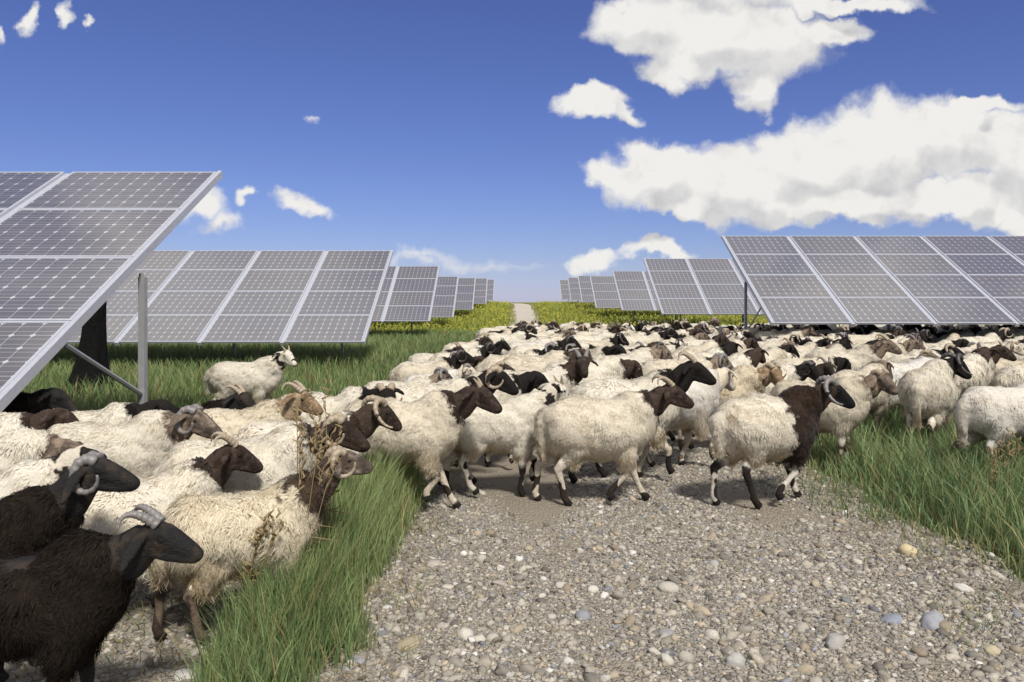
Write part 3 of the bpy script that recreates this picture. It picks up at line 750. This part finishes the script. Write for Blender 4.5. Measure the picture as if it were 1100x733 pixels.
# 4. under the right tables, behind the flock
xy = scatter(26000, 1.6, 26, 21, 34, lambda x, y: x > path_edges(y)[1] + .05 + .2*nz(x, y, 1) and x < .68*y + 1)
blades('rough_grass', xy, rng.uniform(.15, .42, len(xy)), rng.uniform(.012, .025, len(xy)), green(xy, (.050,.085,.018), (.17,.20,.035), .12), .45)
# 5. yellow flowering verges climbing to the crest
def k5(x, y):
    l, r = path_edges(y); return (x < l - .05 - .15*nz(x, y, 1) and x > -7 - .1*(y-28)) or (x > r + .05 + .15*nz(x, y, 1, 4) and x < 11 + .15*(y-28))
xy = scatter(60000, -12, 20, 28, 84, k5)
hgt = rng.uniform(.12, .50, len(xy)) * (1 + .35*np.array([nz(x, y, .35) for x, y in xy]))
near = np.array([min(abs(x - path_edges(y)[0]), abs(x - path_edges(y)[1])) for x, y in xy]); hgt *= np.clip(.35 + near*.7, .35, 1)
blades('verge_grass', xy, hgt, rng.uniform(.02, .045, len(xy)), green(xy, (.085,.115,.018), (.26,.27,.030), .05, (.3,.25,.07), sc=.5), .5)
# flower heads of the verge
def discs(name, xy, z, rad, col):
    n = len(xy); a = rng.random(n)*6.28; K = 5; vs = []
    for k in range(K):
        w = a + 2*np.pi*k/K; vs.append(np.stack([xy[:,0]+rad*np.cos(w), xy[:,1]+rad*np.sin(w)*.6, z+rad*np.sin(w)*.8], 1))
    v = np.stack(vs, 1).reshape(-1, 3); loops = np.arange(n*K); me = mesh_np(name, v, loops, np.arange(n)*K, np.full(n, K)); vcol(me, 'tint', col.repeat(K, 0).astype(np.float32))
    o = link(name, me, GRASS); tag(o, kind='stuff'); return o
xy = scatter(5000, -12, 20, 29, 84, lambda x, y: k5(x, y) and nz(x, y, .6, 8) > -.1)
z = np.array([gz(x, y) for x, y in xy]) + rng.uniform(.2, .48, len(xy))
discs('yellow_flowers', xy, z, rng.uniform(.02, .045, len(xy)), np.array([.42, .38, .04])[None] * rng.uniform(.6, 1.1, (len(xy), 1)))
xy = scatter(3500, -1.2, 3.2, 26, 80, lambda x, y: min(abs(x - path_edges(y)[0] - .12), abs(x - path_edges(y)[1] + .12)) < .30 * rng.random() + .06 * nz(x, y, 2) + .05)
blades('edge_grass', xy, rng.uniform(.06, .22, len(xy)), rng.uniform(.02, .04, len(xy)), green(xy, (.085,.105,.018), (.22,.22,.030), .2), .6)
xy = scatter(5200, -3.0, 4.4, 2.4, 9.5, lambda x, y: (abs(x - 2.35 - .3*nz(x, y, 1.1) - max(0, 5.2-y)*.3) < .5 or abs(x + .70 + .2*nz(x, y, 1.4)) < .32 or x < -1.2) and nz(x, y, 1.6, 16) > -.25)
blades('trampled_straw', xy, rng.uniform(.05, .20, len(xy)), rng.uniform(.0025, .006, len(xy)), np.array([.30, .245, .14])[None] * rng.uniform(.55, 1.15, (len(xy), 1)), 2.2)
# short scrappy growth on the edges of the gravel
xy = scatter(5200, -3.0, 3.6, 2.2, 9, lambda x, y: (abs(x - 2.25 - .3*nz(x, y, 1.1)) < .35 or abs(x + .72 + .2*nz(x, y, 1.4)) < .28 or x < -1.35) and nz(x, y, 2.3, 6) > .05)
blades('sparse_grass', xy, rng.uniform(.03, .12, len(xy)), rng.uniform(.003, .007, len(xy)), green(xy, (.07,.10,.03), (.17,.19,.07), .3), .8)

# loose pebbles on the track: one uncountable mass
PEB, nt, bs, out = material('pebble_stone'); at = nt.n('ShaderNodeAttribute', attribute_name='tint'); n = nt.noise(nt.n('ShaderNodeTexCoord').outputs['Object'], 130, 4, .7)
nt.l(nt.mix(1, at.outputs['Color'], nt.vm('SCALE', (1,1,1), scale=nt.math('MULTIPLY_ADD', n, .7, .65)), 'MULTIPLY'), bs.inputs['Base Color']); bs.inputs['Roughness'].default_value = .8; bs.inputs['Specular IOR Level'].default_value = .3
bump(nt, bs, n, .35, .004)
import bmesh
def ico(sub):
    b = bmesh.new(); bmesh.ops.create_icosphere(b, subdivisions=sub, radius=1); v = np.array([q.co[:] for q in b.verts]); f = np.array([[q.index for q in p.verts] for p in b.faces]); b.free(); return v, f
PAL = np.array([(.38,.345,.29),(.31,.28,.23),(.44,.405,.34),(.24,.215,.18),(.52,.50,.46),(.37,.31,.225),(.25,.255,.275),(.62,.60,.56),(.17,.15,.13),(.38,.34,.27)])
PW = np.array([.25,.2,.13,.10,.03,.15,.035,.006,.05,.06])
def pebbles(name, xy, size, sub, sink=.3):
    V, F = ico(sub); n = len(xy); m = len(V)
    a = rng.random(n)*6.28; ca, sa = np.cos(a), np.sin(a)
    s3 = np.stack([rng.uniform(.75,1.35,n), rng.uniform(.6,1.0,n), rng.uniform(.38,.75,n)], 1) * size[:, None]
    P = V[None]*s3[:, None, :] * (1 + rng.normal(0, .155 if sub < 3 else .06, (n, m, 1)))
    tl = rng.normal(0, .3, n)[:, None]; px_, py_, pz_ = P[..., 0], P[..., 1], P[..., 2]
    px_, pz_ = px_*np.cos(tl) - pz_*np.sin(tl), px_*np.sin(tl) + pz_*np.cos(tl)
    X = px_*ca[:, None] - py_*sa[:, None] + xy[:, 0:1]; Y = px_*sa[:, None] + py_*ca[:, None] + xy[:, 1:2]
    z0 = np.array([gz(x, y) + .024 + .018*noise.noise(Vector((x*1.4, y*1.4, 3))) for x, y in xy])
    Z = pz_ + (z0 + s3[:, 2]*(.5 - sink))[:, None]
    v = np.stack([X, Y, Z], -1).reshape(-1, 3); f = (F[None] + (np.arange(n)*m)[:, None, None]).reshape(-1, 3)
    me = mesh_np(name, v, f.ravel(), np.arange(len(f))*3, np.full(len(f), 3))
    c = .86 * PAL[rng.choice(len(PAL), n, p=PW/PW.sum())] * rng.uniform(.55, 1.2, (n, 1))
    vcol(me, 'tint', c.repeat(m, 0).astype(np.float32)); o = link(name, me, PEB); return o
def onpath(x, y):
    l, r = path_edges(y); return l + .1 < x < r + .25*nz(x, y, 1.2) and sand(x, y) < rng.uniform(.12, .95)
def persp(n, y0, y1, keep):      # more stones close by
    out = []
    while len(out) < n:
        y = y0 * (y1/y0) ** rng.random(n); x = rng.uniform(-3.1, 3.3, n)
        out += [(a, b) for a, b in zip(x, y) if keep(a, b) and abs(a) < .68*b + .5]
    return np.array(out[:n])
xy = persp(90000, 2.4, 9.5, onpath); tag(pebbles('gravel_chips', xy, np.clip(rng.lognormal(-4.9, .42, len(xy)), .003, .018), 1), kind='stuff')
xy = persp(8500, 2.4, 9.0, onpath); tag(pebbles('gravel_pebbles', xy, np.clip(rng.lognormal(-4.3, .34, len(xy)), .008, .028), 2), kind='stuff')

xy = persp(1500, 2.4, 9.0, onpath); tag(pebbles('gravel_cobbles', xy, rng.uniform(.018, .042, len(xy)) * rng.uniform(.5, 1, len(xy)), 2), kind='stuff')
# single larger stones one can point at (photo px, radius px)
STONES = [(438,700,13,(.36,.31,.22),'tan rounded stone near the bottom of the gravel'), (500,690,11,(.55,.52,.46),'pale cream stone beside the tan one at the bottom of the gravel'),
 (385,716,9,(.30,.30,.32),'grey stone lowest in the left corner of the gravel'), (604,635,8,(.50,.475,.42),'white oval pebble in the middle of the track'), (637,640,8,(.55,.53,.48),'pale pebble just right of the white oval one'),
 (626,669,10,(.27,.275,.30),'slate blue stone in the middle of the track'), (717,720,12,(.50,.475,.43),'whitish stone at the bottom centre of the gravel'), (716,690,11,(.30,.29,.29),'dark-bottomed grey stone above the whitish one at bottom centre'),
 (718,637,12,(.46,.43,.38),'flat beige stone right of the track middle'), (957,673,11,(.26,.28,.34),'blue-grey stone towards the right of the gravel'), (1002,678,15,(.31,.32,.36),'largest flat bluish stone at lower right'),
 (897,700,13,(.37,.36,.34),'plain grey cobble at lower right of the gravel'), (975,600,11,(.55,.46,.30),'yellowish stone at the foot of the right grass'), (1035,640,10,(.56,.54,.50),'pale stone below the right grass edge'), (1065,708,10,(.45,.40,.28),'buff stone in the lower right corner'),
 (466,610,9,(.40,.37,.33),'brownish grey cobble near the left grass clump'), (790,722,14,(.42,.41,.39),'broad grey cobble at the bottom edge')]
for px, py, rp, colr, lab in STONES:
    Y = EYE_Z * FPX / (py - HZ); X = (px - 550) * Y / FPX; sz = rp * Y / FPX
    o = pebbles('stone', np.array([[X, Y]]), np.array([sz]), 3, .25); vcol_ = o.data.color_attributes['tint']
    for d in vcol_.data: d.color = (colr[0]*.82, colr[1]*.81, colr[2]*.78, 1)
    c = Vector((X, Y, gz(X, Y))); o.data.transform(Matrix.Translation(-c)); o.location = c
    tag(o, lab, 'stone', 'larger stones in the gravel')

# dry weeds standing in front of the near sheep and in the right grass
WEED = leaf_mat('dry_stalk', .8, .1)
def weed(x, y, h, lean, label, heads=8):
    root = empty('dry_weed', (x, y, gz(x, y))); tag(root, label, 'dry weed', 'dry weed stalks')
    g = random.Random(int((x*31+y*77)*100))
    for k in range(heads):
        b = MB()
        hh = h * g.uniform(.6, 1.0); dx = lean + g.uniform(-.10, .10); dy = g.uniform(-.08, .08)
        p = [Vector((g.uniform(-.02,.02), g.uniform(-.02,.02), 0)), Vector((dx*.35, dy*.3, hh*.5)), Vector((dx*.8, dy*.8, hh*.85)), Vector((dx*1.15, dy, hh))]
        b.tube(p, [.0030, .0026, .0020, .0013], 5)
        for j in range(5):
            q = p[2].lerp(p[3], j/4.0); b.tube([q, q+Vector((g.uniform(-.02,.02), g.uniform(-.02,.02), .018)), q+Vector((g.uniform(-.03,.03), g.uniform(-.02,.02), .036))], [.003, .006, .002], 5)
        q = p[1]; b.tube([q, q+Vector((g.uniform(-.08,.08), 0, .05)), q+Vector((g.uniform(-.14,.14), 0, .03))], [.003, .004, .001], 4)
        me = b.mesh('stalk', True); vcol(me, 'tint', np.array([(.25,.185,.095)])*np.ones((len(me.vertices), 1))); link('stalk', me, WEED, root)
WEEDS = [(-.93, 3.45, 1.05, .05, 'brown dry weed in front of the tan horned head'), (-.86, 3.75, 1.12, -.04, 'taller brown weed at the top of the left grass clump'), (-1.12, 3.3, .55, .06, 'short brown weed against the shaggy sheep'),
         (3.35, 5.6, .45, .10, 'straw coloured weed in the right grass below the white sheep'), (3.9, 5.9, .5, -.08, 'straw coloured weed at the far right in the grass')]
for a in WEEDS: weed(*a)
# ------------------------------------------------------------------ THE FLOCK
G1 = ((.11,0),(-.10,.03),(-.12,0),(.12,0)); G2 = ((-.10,0),(.13,.07),(.12,0),(-.13,0)); G3 = ((.02,0),(-.05,0),(.04,0),(-.06,0)); G4 = ((.16,.12),(-.08,0),(.02,0),(.14,.05))
NEAR = dict(fine=True, locks=26000, lockw=.0038, locklen=.028)
CROWD = [make_sheep(dict(seed=21, horn='curl', gait=G1, poll=(.46,0,.80))),
         make_sheep(dict(seed=22, horn=None, gait=G2, poll=(.48,0,.76), pitch=-38, yaw=6)),
         make_sheep(dict(seed=23, horn='short', gait=G3, poll=(.45,-.04,.82), yaw=-38, pitch=-30)),
         make_sheep(dict(seed=24, horn='wide', gait=G1, poll=(.46,.03,.79), yaw=24, pitch=-34)),
         make_sheep(dict(seed=25, horn=None, gait=G3, poll=(.49,0,.66), pitch=-52, yaw=-8)),
         make_sheep(dict(seed=26, horn='back', gait=G2, poll=(.45,-.02,.82), pitch=-26, yaw=-14)),
         make_sheep(dict(seed=27, horn='curl', gait=G3, poll=(.47,-.06,.76), pitch=-40, yaw=-62)),
         make_sheep(dict(seed=28, horn=None, gait=G1, poll=(.46,.05,.80), pitch=-30, yaw=48))]
CROWD += [make_sheep(dict(seed=31, horn='curl', gait=G4, poll=(.45,.04,.84), yaw=10, pitch=-18, bulk=.84)), make_sheep(dict(seed=32, horn='back', gait=G2, poll=(.42,-.09,.80), yaw=-95, pitch=-24)), make_sheep(dict(seed=33, horn=None, gait=G4, poll=(.47,.02,.70), yaw=16, pitch=-60, bulk=.96)), make_sheep(dict(seed=34, horn='wide', gait=G2, poll=(.46,-.03,.80), yaw=-30, pitch=-22, bulk=.88))]
CROWD_HORN = ['curl', None, 'short', 'wide', None, 'back', 'curl', None, 'curl', 'back', None, 'wide']
LOOKWORD = {'black': 'black-headed', 'brown': 'brown-headed', 'grey': 'grey-faced', 'tan': 'tan-faced', 'spotted': 'spotted-faced', 'white': 'white-faced', 'coal': 'all-black'}
placed = []      # (x, y, heading) for spacing
def circles(x, y, a, s=1.0):
    c, sn = math.cos(R(a)), math.sin(R(a)); return [(x + d*c*s, y + d*sn*s) for d in (-.24, .02, .30)]
def put(proto, look, x, y, a, label, scale=1.0, horn='pale', group='sheep crossing the track in one flock', cat='sheep', name='sheep', z=None):
    o = place_sheep(proto, look, x, y, (gz(x, y) + .022) if z is None else z, a, scale, horn, name); tag(o, label, cat, group); placed.append((x, y, a)); return o

# --- the ones one can tell apart (each its own pose)
A = make_sheep(dict(NEAR, seed=1, horn='back', gait=G3, poll=(.47,0,.775), pitch=-20, locks=24000, locklen=.030, earlen=.85, ear=1.25, bulk=.84, neckwool=True))
put(A, 'coal', -1.56, 2.55, 5, 'black goat with swept-back horns, nearest of all at the bottom left corner', .82, 'grey', cat='goat', name='goat')
B = make_sheep(dict(NEAR, seed=2, horn='curl', gait=G3, poll=(.47,0,.86), pitch=-14, ear=1.1))
put(B, 'coal', -2.02, 2.98, 8, 'black ram with curled grey horns, behind the nearest goat at the left edge', .87, 'grey')
C_ = make_sheep(dict(NEAR, seed=3, horn='curl', gait=((.12,.16),(-.06,0),(-.14,0),(.06,0)), poll=(.49,0,.86), pitch=-12, locks=26000, locklen=.044, lockw=.0042, lift=1.2, lump=.03))
put(C_, 'umber', -1.13, 3.40, 28, 'shaggy cream sheep with brown neck and coiled pale horns, stepping into the left grass', .79)
D_ = make_sheep(dict(NEAR, seed=4, horn='short', gait=((.15,.0),(.02,.10),(-.12,0),(.06,0)), poll=(.48,-.01,.79), pitch=-30, yaw=-8))
put(D_, 'brown', -.73, 5.35, -3, 'cream sheep with dark brown neck and head walking out of the left grass', 1.0)
E_ = make_sheep(dict(NEAR, seed=5, horn='short', gait=((.13,.10),(-.02,0),(-.10,0),(.10,.03)), poll=(.45,.02,.82), pitch=-42, yaw=30, bulk=0.85))
put(E_, 'spotted', -.10, 5.80, 6, 'small white sheep with dark cheek looking away beside the brown-necked one', .93)
F_ = make_sheep(dict(NEAR, seed=6, horn='back', gait=((.14,0),(-.12,.05),(-.16,0),(.04,0)), poll=(.47,0,.78), pitch=-24, bulk=0.94, tail=1.4))
put(F_, 'brown', .62, 5.55, 3, 'big cream ewe in side view at the centre front of the track', .98)
G_ = make_sheep(dict(NEAR, seed=7, horn='wide', gait=((.10,0),(-.16,.05),(-.10,0),(.12,0)), poll=(.48,-.02,.77), pitch=-30, yaw=-26, bulk=0.96))
put(G_, 'ram', 1.80, 5.55, 20, 'ram with black shoulders, white rump and big curved horns, on the right of the track', 1.0, 'grey')
H_ = make_sheep(dict(NEAR, seed=8, horn=None, gait=((-.10,0),(.14,.09),(.12,0),(-.12,0)), poll=(.46,.06,.74), pitch=-36, yaw=35))
put(H_, 'white', 1.38, 6.75, 12, 'long pale sheep walking behind the centre ewe and the black-shouldered ram', 1.04)
I_ = make_sheep(dict(NEAR, seed=9, horn='wide', gait=G3, poll=(.46,-.10,.76), pitch=-36, yaw=-40, bulk=0.96, tail=1.7))
put(I_, 'black', 3.88, 7.4, 50, 'beige sheep seen from behind in the right grass, black head turned', 1.06, 'dark')
put(make_sheep(dict(NEAR, seed=10, horn=None, gait=G3, poll=(.46,.04,.76), pitch=-40, tail=1.6)), 'grey', 3.38, 7.75, 34, 'grey-beige sheep between the big-horned ram and the beige one from behind', 1.0)
put(make_sheep(dict(NEAR, seed=12, horn=None, gait=G1, poll=(.48,0,.80), locks=16000, lockw=.005, locklen=.016, lift=.5, lump=.014, bulk=0.85, tail=1.8)), 'white', 3.90, 6.2, 8, 'freshly shorn white sheep cut off by the right picture edge', 1.03)
put(make_sheep(dict(NEAR, seed=13, horn='curl', gait=G3, poll=(.46,.05,.78), yaw=-45, pitch=-25)), 'grey', 2.62, 6.75, -28, 'grey-faced ram with ringed horn looking out behind the black-shouldered one', .98)
put(CROWD[2], 'spotted', -3.02, 9.05, 3, 'lone cream sheep with black and white head, apart in the left grass', .98)
put(CROWD[1], 'coal', -3.6, 5.3, 12, 'black sheep under the raised edge of the near solar table', 1.0)
put(CROWD[1], 'brown', -3.1, 4.55, 8, 'dark-headed beige sheep beside the black one under the solar table', .96)
put(CROWD[4], 'grey', -2.75, 4.1, 6, 'greyish sheep with lowered dark head at the left edge, below the table', .94)
put(CROWD[1], 'black', -2.72, 5.1, 0, 'black-headed cream sheep left of the table post', .95)
put(CROWD[7], 'spotted', -2.38, 3.6, 4, 'speckled white-faced sheep peeping out behind the curled-horn black ram', .86)
put(CROWD[5], 'brown', -1.64, 3.53, 40, 'pale sheep with brown neck between the black ram and the shaggy one', .83)
Lr = make_sheep(dict(NEAR, seed=14, horn='curl', gait=G1, poll=(.46,-.02,.76), pitch=-24, yaw=-14, headlen=.95))
put(Lr, 'grey', -2.30, 4.60, 4, 'grey ram with thick coiled horns facing right behind the tan-tinged backs', .95, 'grey')
put(make_sheep(dict(NEAR, seed=15, horn='curl', gait=G2, poll=(.47,0,.78), pitch=-28, yaw=-10)), 'brown', -1.36, 4.05, 10, 'cream sheep with shadowed brown horned head, behind the shaggy one', .95)
put(CROWD[3], 'brown', -1.25, 4.72, 6, 'cream sheep whose brown horned head rises over the shaggy pair', .94)
put(CROWD[5], 'tan', -1.85, 5.32, 4, 'tan-necked sheep with raised head near the left fringe', .92)
put(CROWD[5], 'coal', -2.35, 5.70, 2, 'black-fleeced sheep at the left fringe, below the lone one', .86)
put(CROWD[0], 'black', -.62, 6.05, 0, 'cream ram with black head and pale curled horns above the brown-necked sheep', 1.04)
put(CROWD[1], 'black', -.30, 6.72, 2, 'cream sheep with plain black head behind the pale-horned ram', 1.0)
put(CROWD[6], 'tan', 1.95, 7.5, -6, 'cream sheep with yellowish-tan head turned to the camera, above the black-shouldered ram', 1.0)

# --- the packed middle: rows from front to back
def left_lim(y):
    pts = [(3.6,-2.9),(4.9,-2.7),(5.6,-2.3),(6.0,-1.6),(7.6,-1.5),(10,-1.15),(13,-1.25),(17,-.75),(22.5,-.3),(26,0)]
    for (a, b), (c, d) in zip(pts, pts[1:]):
        if a <= y <= c: return b + (d-b)*(y-a)/(c-a)
    return -2.9 if y < 4 else 0
def right_lim(y):
    if y < 6.4: return 2.1
    return .66*y + .3
fl = random.Random(5); crowd = []
y = 4.3
while y < 23.6:
    x = left_lim(y) + fl.uniform(0, .8)
    while x < right_lim(y):
        yy2 = y + fl.uniform(-.22, .22); xx = x + fl.uniform(-.15, .15)
        a = max(-32, min(32, fl.gauss(2, 10))) if fl.random() < .85 else fl.uniform(-70, 60)
        ok = not (yy2 < 8.1 and xx > 2.2 and xx > 2.0 + (8.2-yy2)*0) and not (yy2 < 6.25 and xx > -.55) and not (yy2 < 5.45 and xx > -1.25) and xx > left_lim(yy2) - .05 and not (5.2 < yy2 < 7.2 and xx < -3.0)
        if ok:
            cs = circles(xx, yy2, a)
            for (px_, py_, pa) in placed:
                if abs(px_-xx) < 1.3 and abs(py_-yy2) < 1.3:
                    if any((u-p)**2 + (v-q)**2 < .345**2 for u, v in cs for p, q in circles(px_, py_, pa)): ok = False; break
        if ok:
            k = fl.choices(range(12), (14, 10, 9, 8, 7, 10, 9, 8, 9, 7, 6, 9))[0]
            lk = fl.choices(list(LOOKWORD), (33, 29, 18, 5, 9, 7, 1))[0]
            crowd.append((xx, yy2, a, k, lk, fl.uniform(.86, 1.08) * (.93 if xx < -.8 else 1))); placed.append((xx, yy2, a))
        x += fl.uniform(.36, .5) if not ok else fl.uniform(1.0, 1.18)
    y += .40 if y < 12 else .48
print('crowd', len(crowd), 'placed', len(placed))
# words that tell the sheep of the crowd apart: look, band of depth, what they stand below, order from the left
def band(y): return 'front rows' if y < 8 else 'middle rows' if y < 12.5 else 'back rows' if y < 17.5 else 'farthest fringe'
def zone_of(px):
    return 'left of the track' if px < 480 else 'in line with the track' if px < 640 else 'below the small right tables' if px < 790 else 'under the biggest right table' if px < 950 else 'towards the right picture edge'
ORD = ['leftmost', 'second from left', 'third from left', 'fourth from left', 'fifth from left', 'sixth from left', 'seventh from left', 'eighth from left', 'ninth from left', 'tenth from left', 'eleventh from left']
buckets = {}
for c in crowd:
    px = 550 + c[0]*FPX/c[1]
    hw = {'curl': 'curl-horned', 'wide': 'wide-horned', 'back': 'long-horned', 'short': 'short-horned', None: 'hornless'}[CROWD_HORN[c[3]]]
    buckets.setdefault((band(c[1]), zone_of(px), c[4], hw), []).append((px, c))
for (bd, zn, lk, hw), lst in buckets.items():
    lst.sort(key=lambda t: t[0])
    for i, (px, c) in enumerate(lst):
        lab = f"{LOOKWORD[lk]} {hw} sheep in the {bd} {zn}"
        if len(lst) > 1: lab += ', ' + ORD[min(i, 10)]
        put(CROWD[c[3]], lk, c[0], c[1], c[2], lab, c[5], fl.choice(['pale', 'pale', 'grey', 'dark'])); placed.pop()
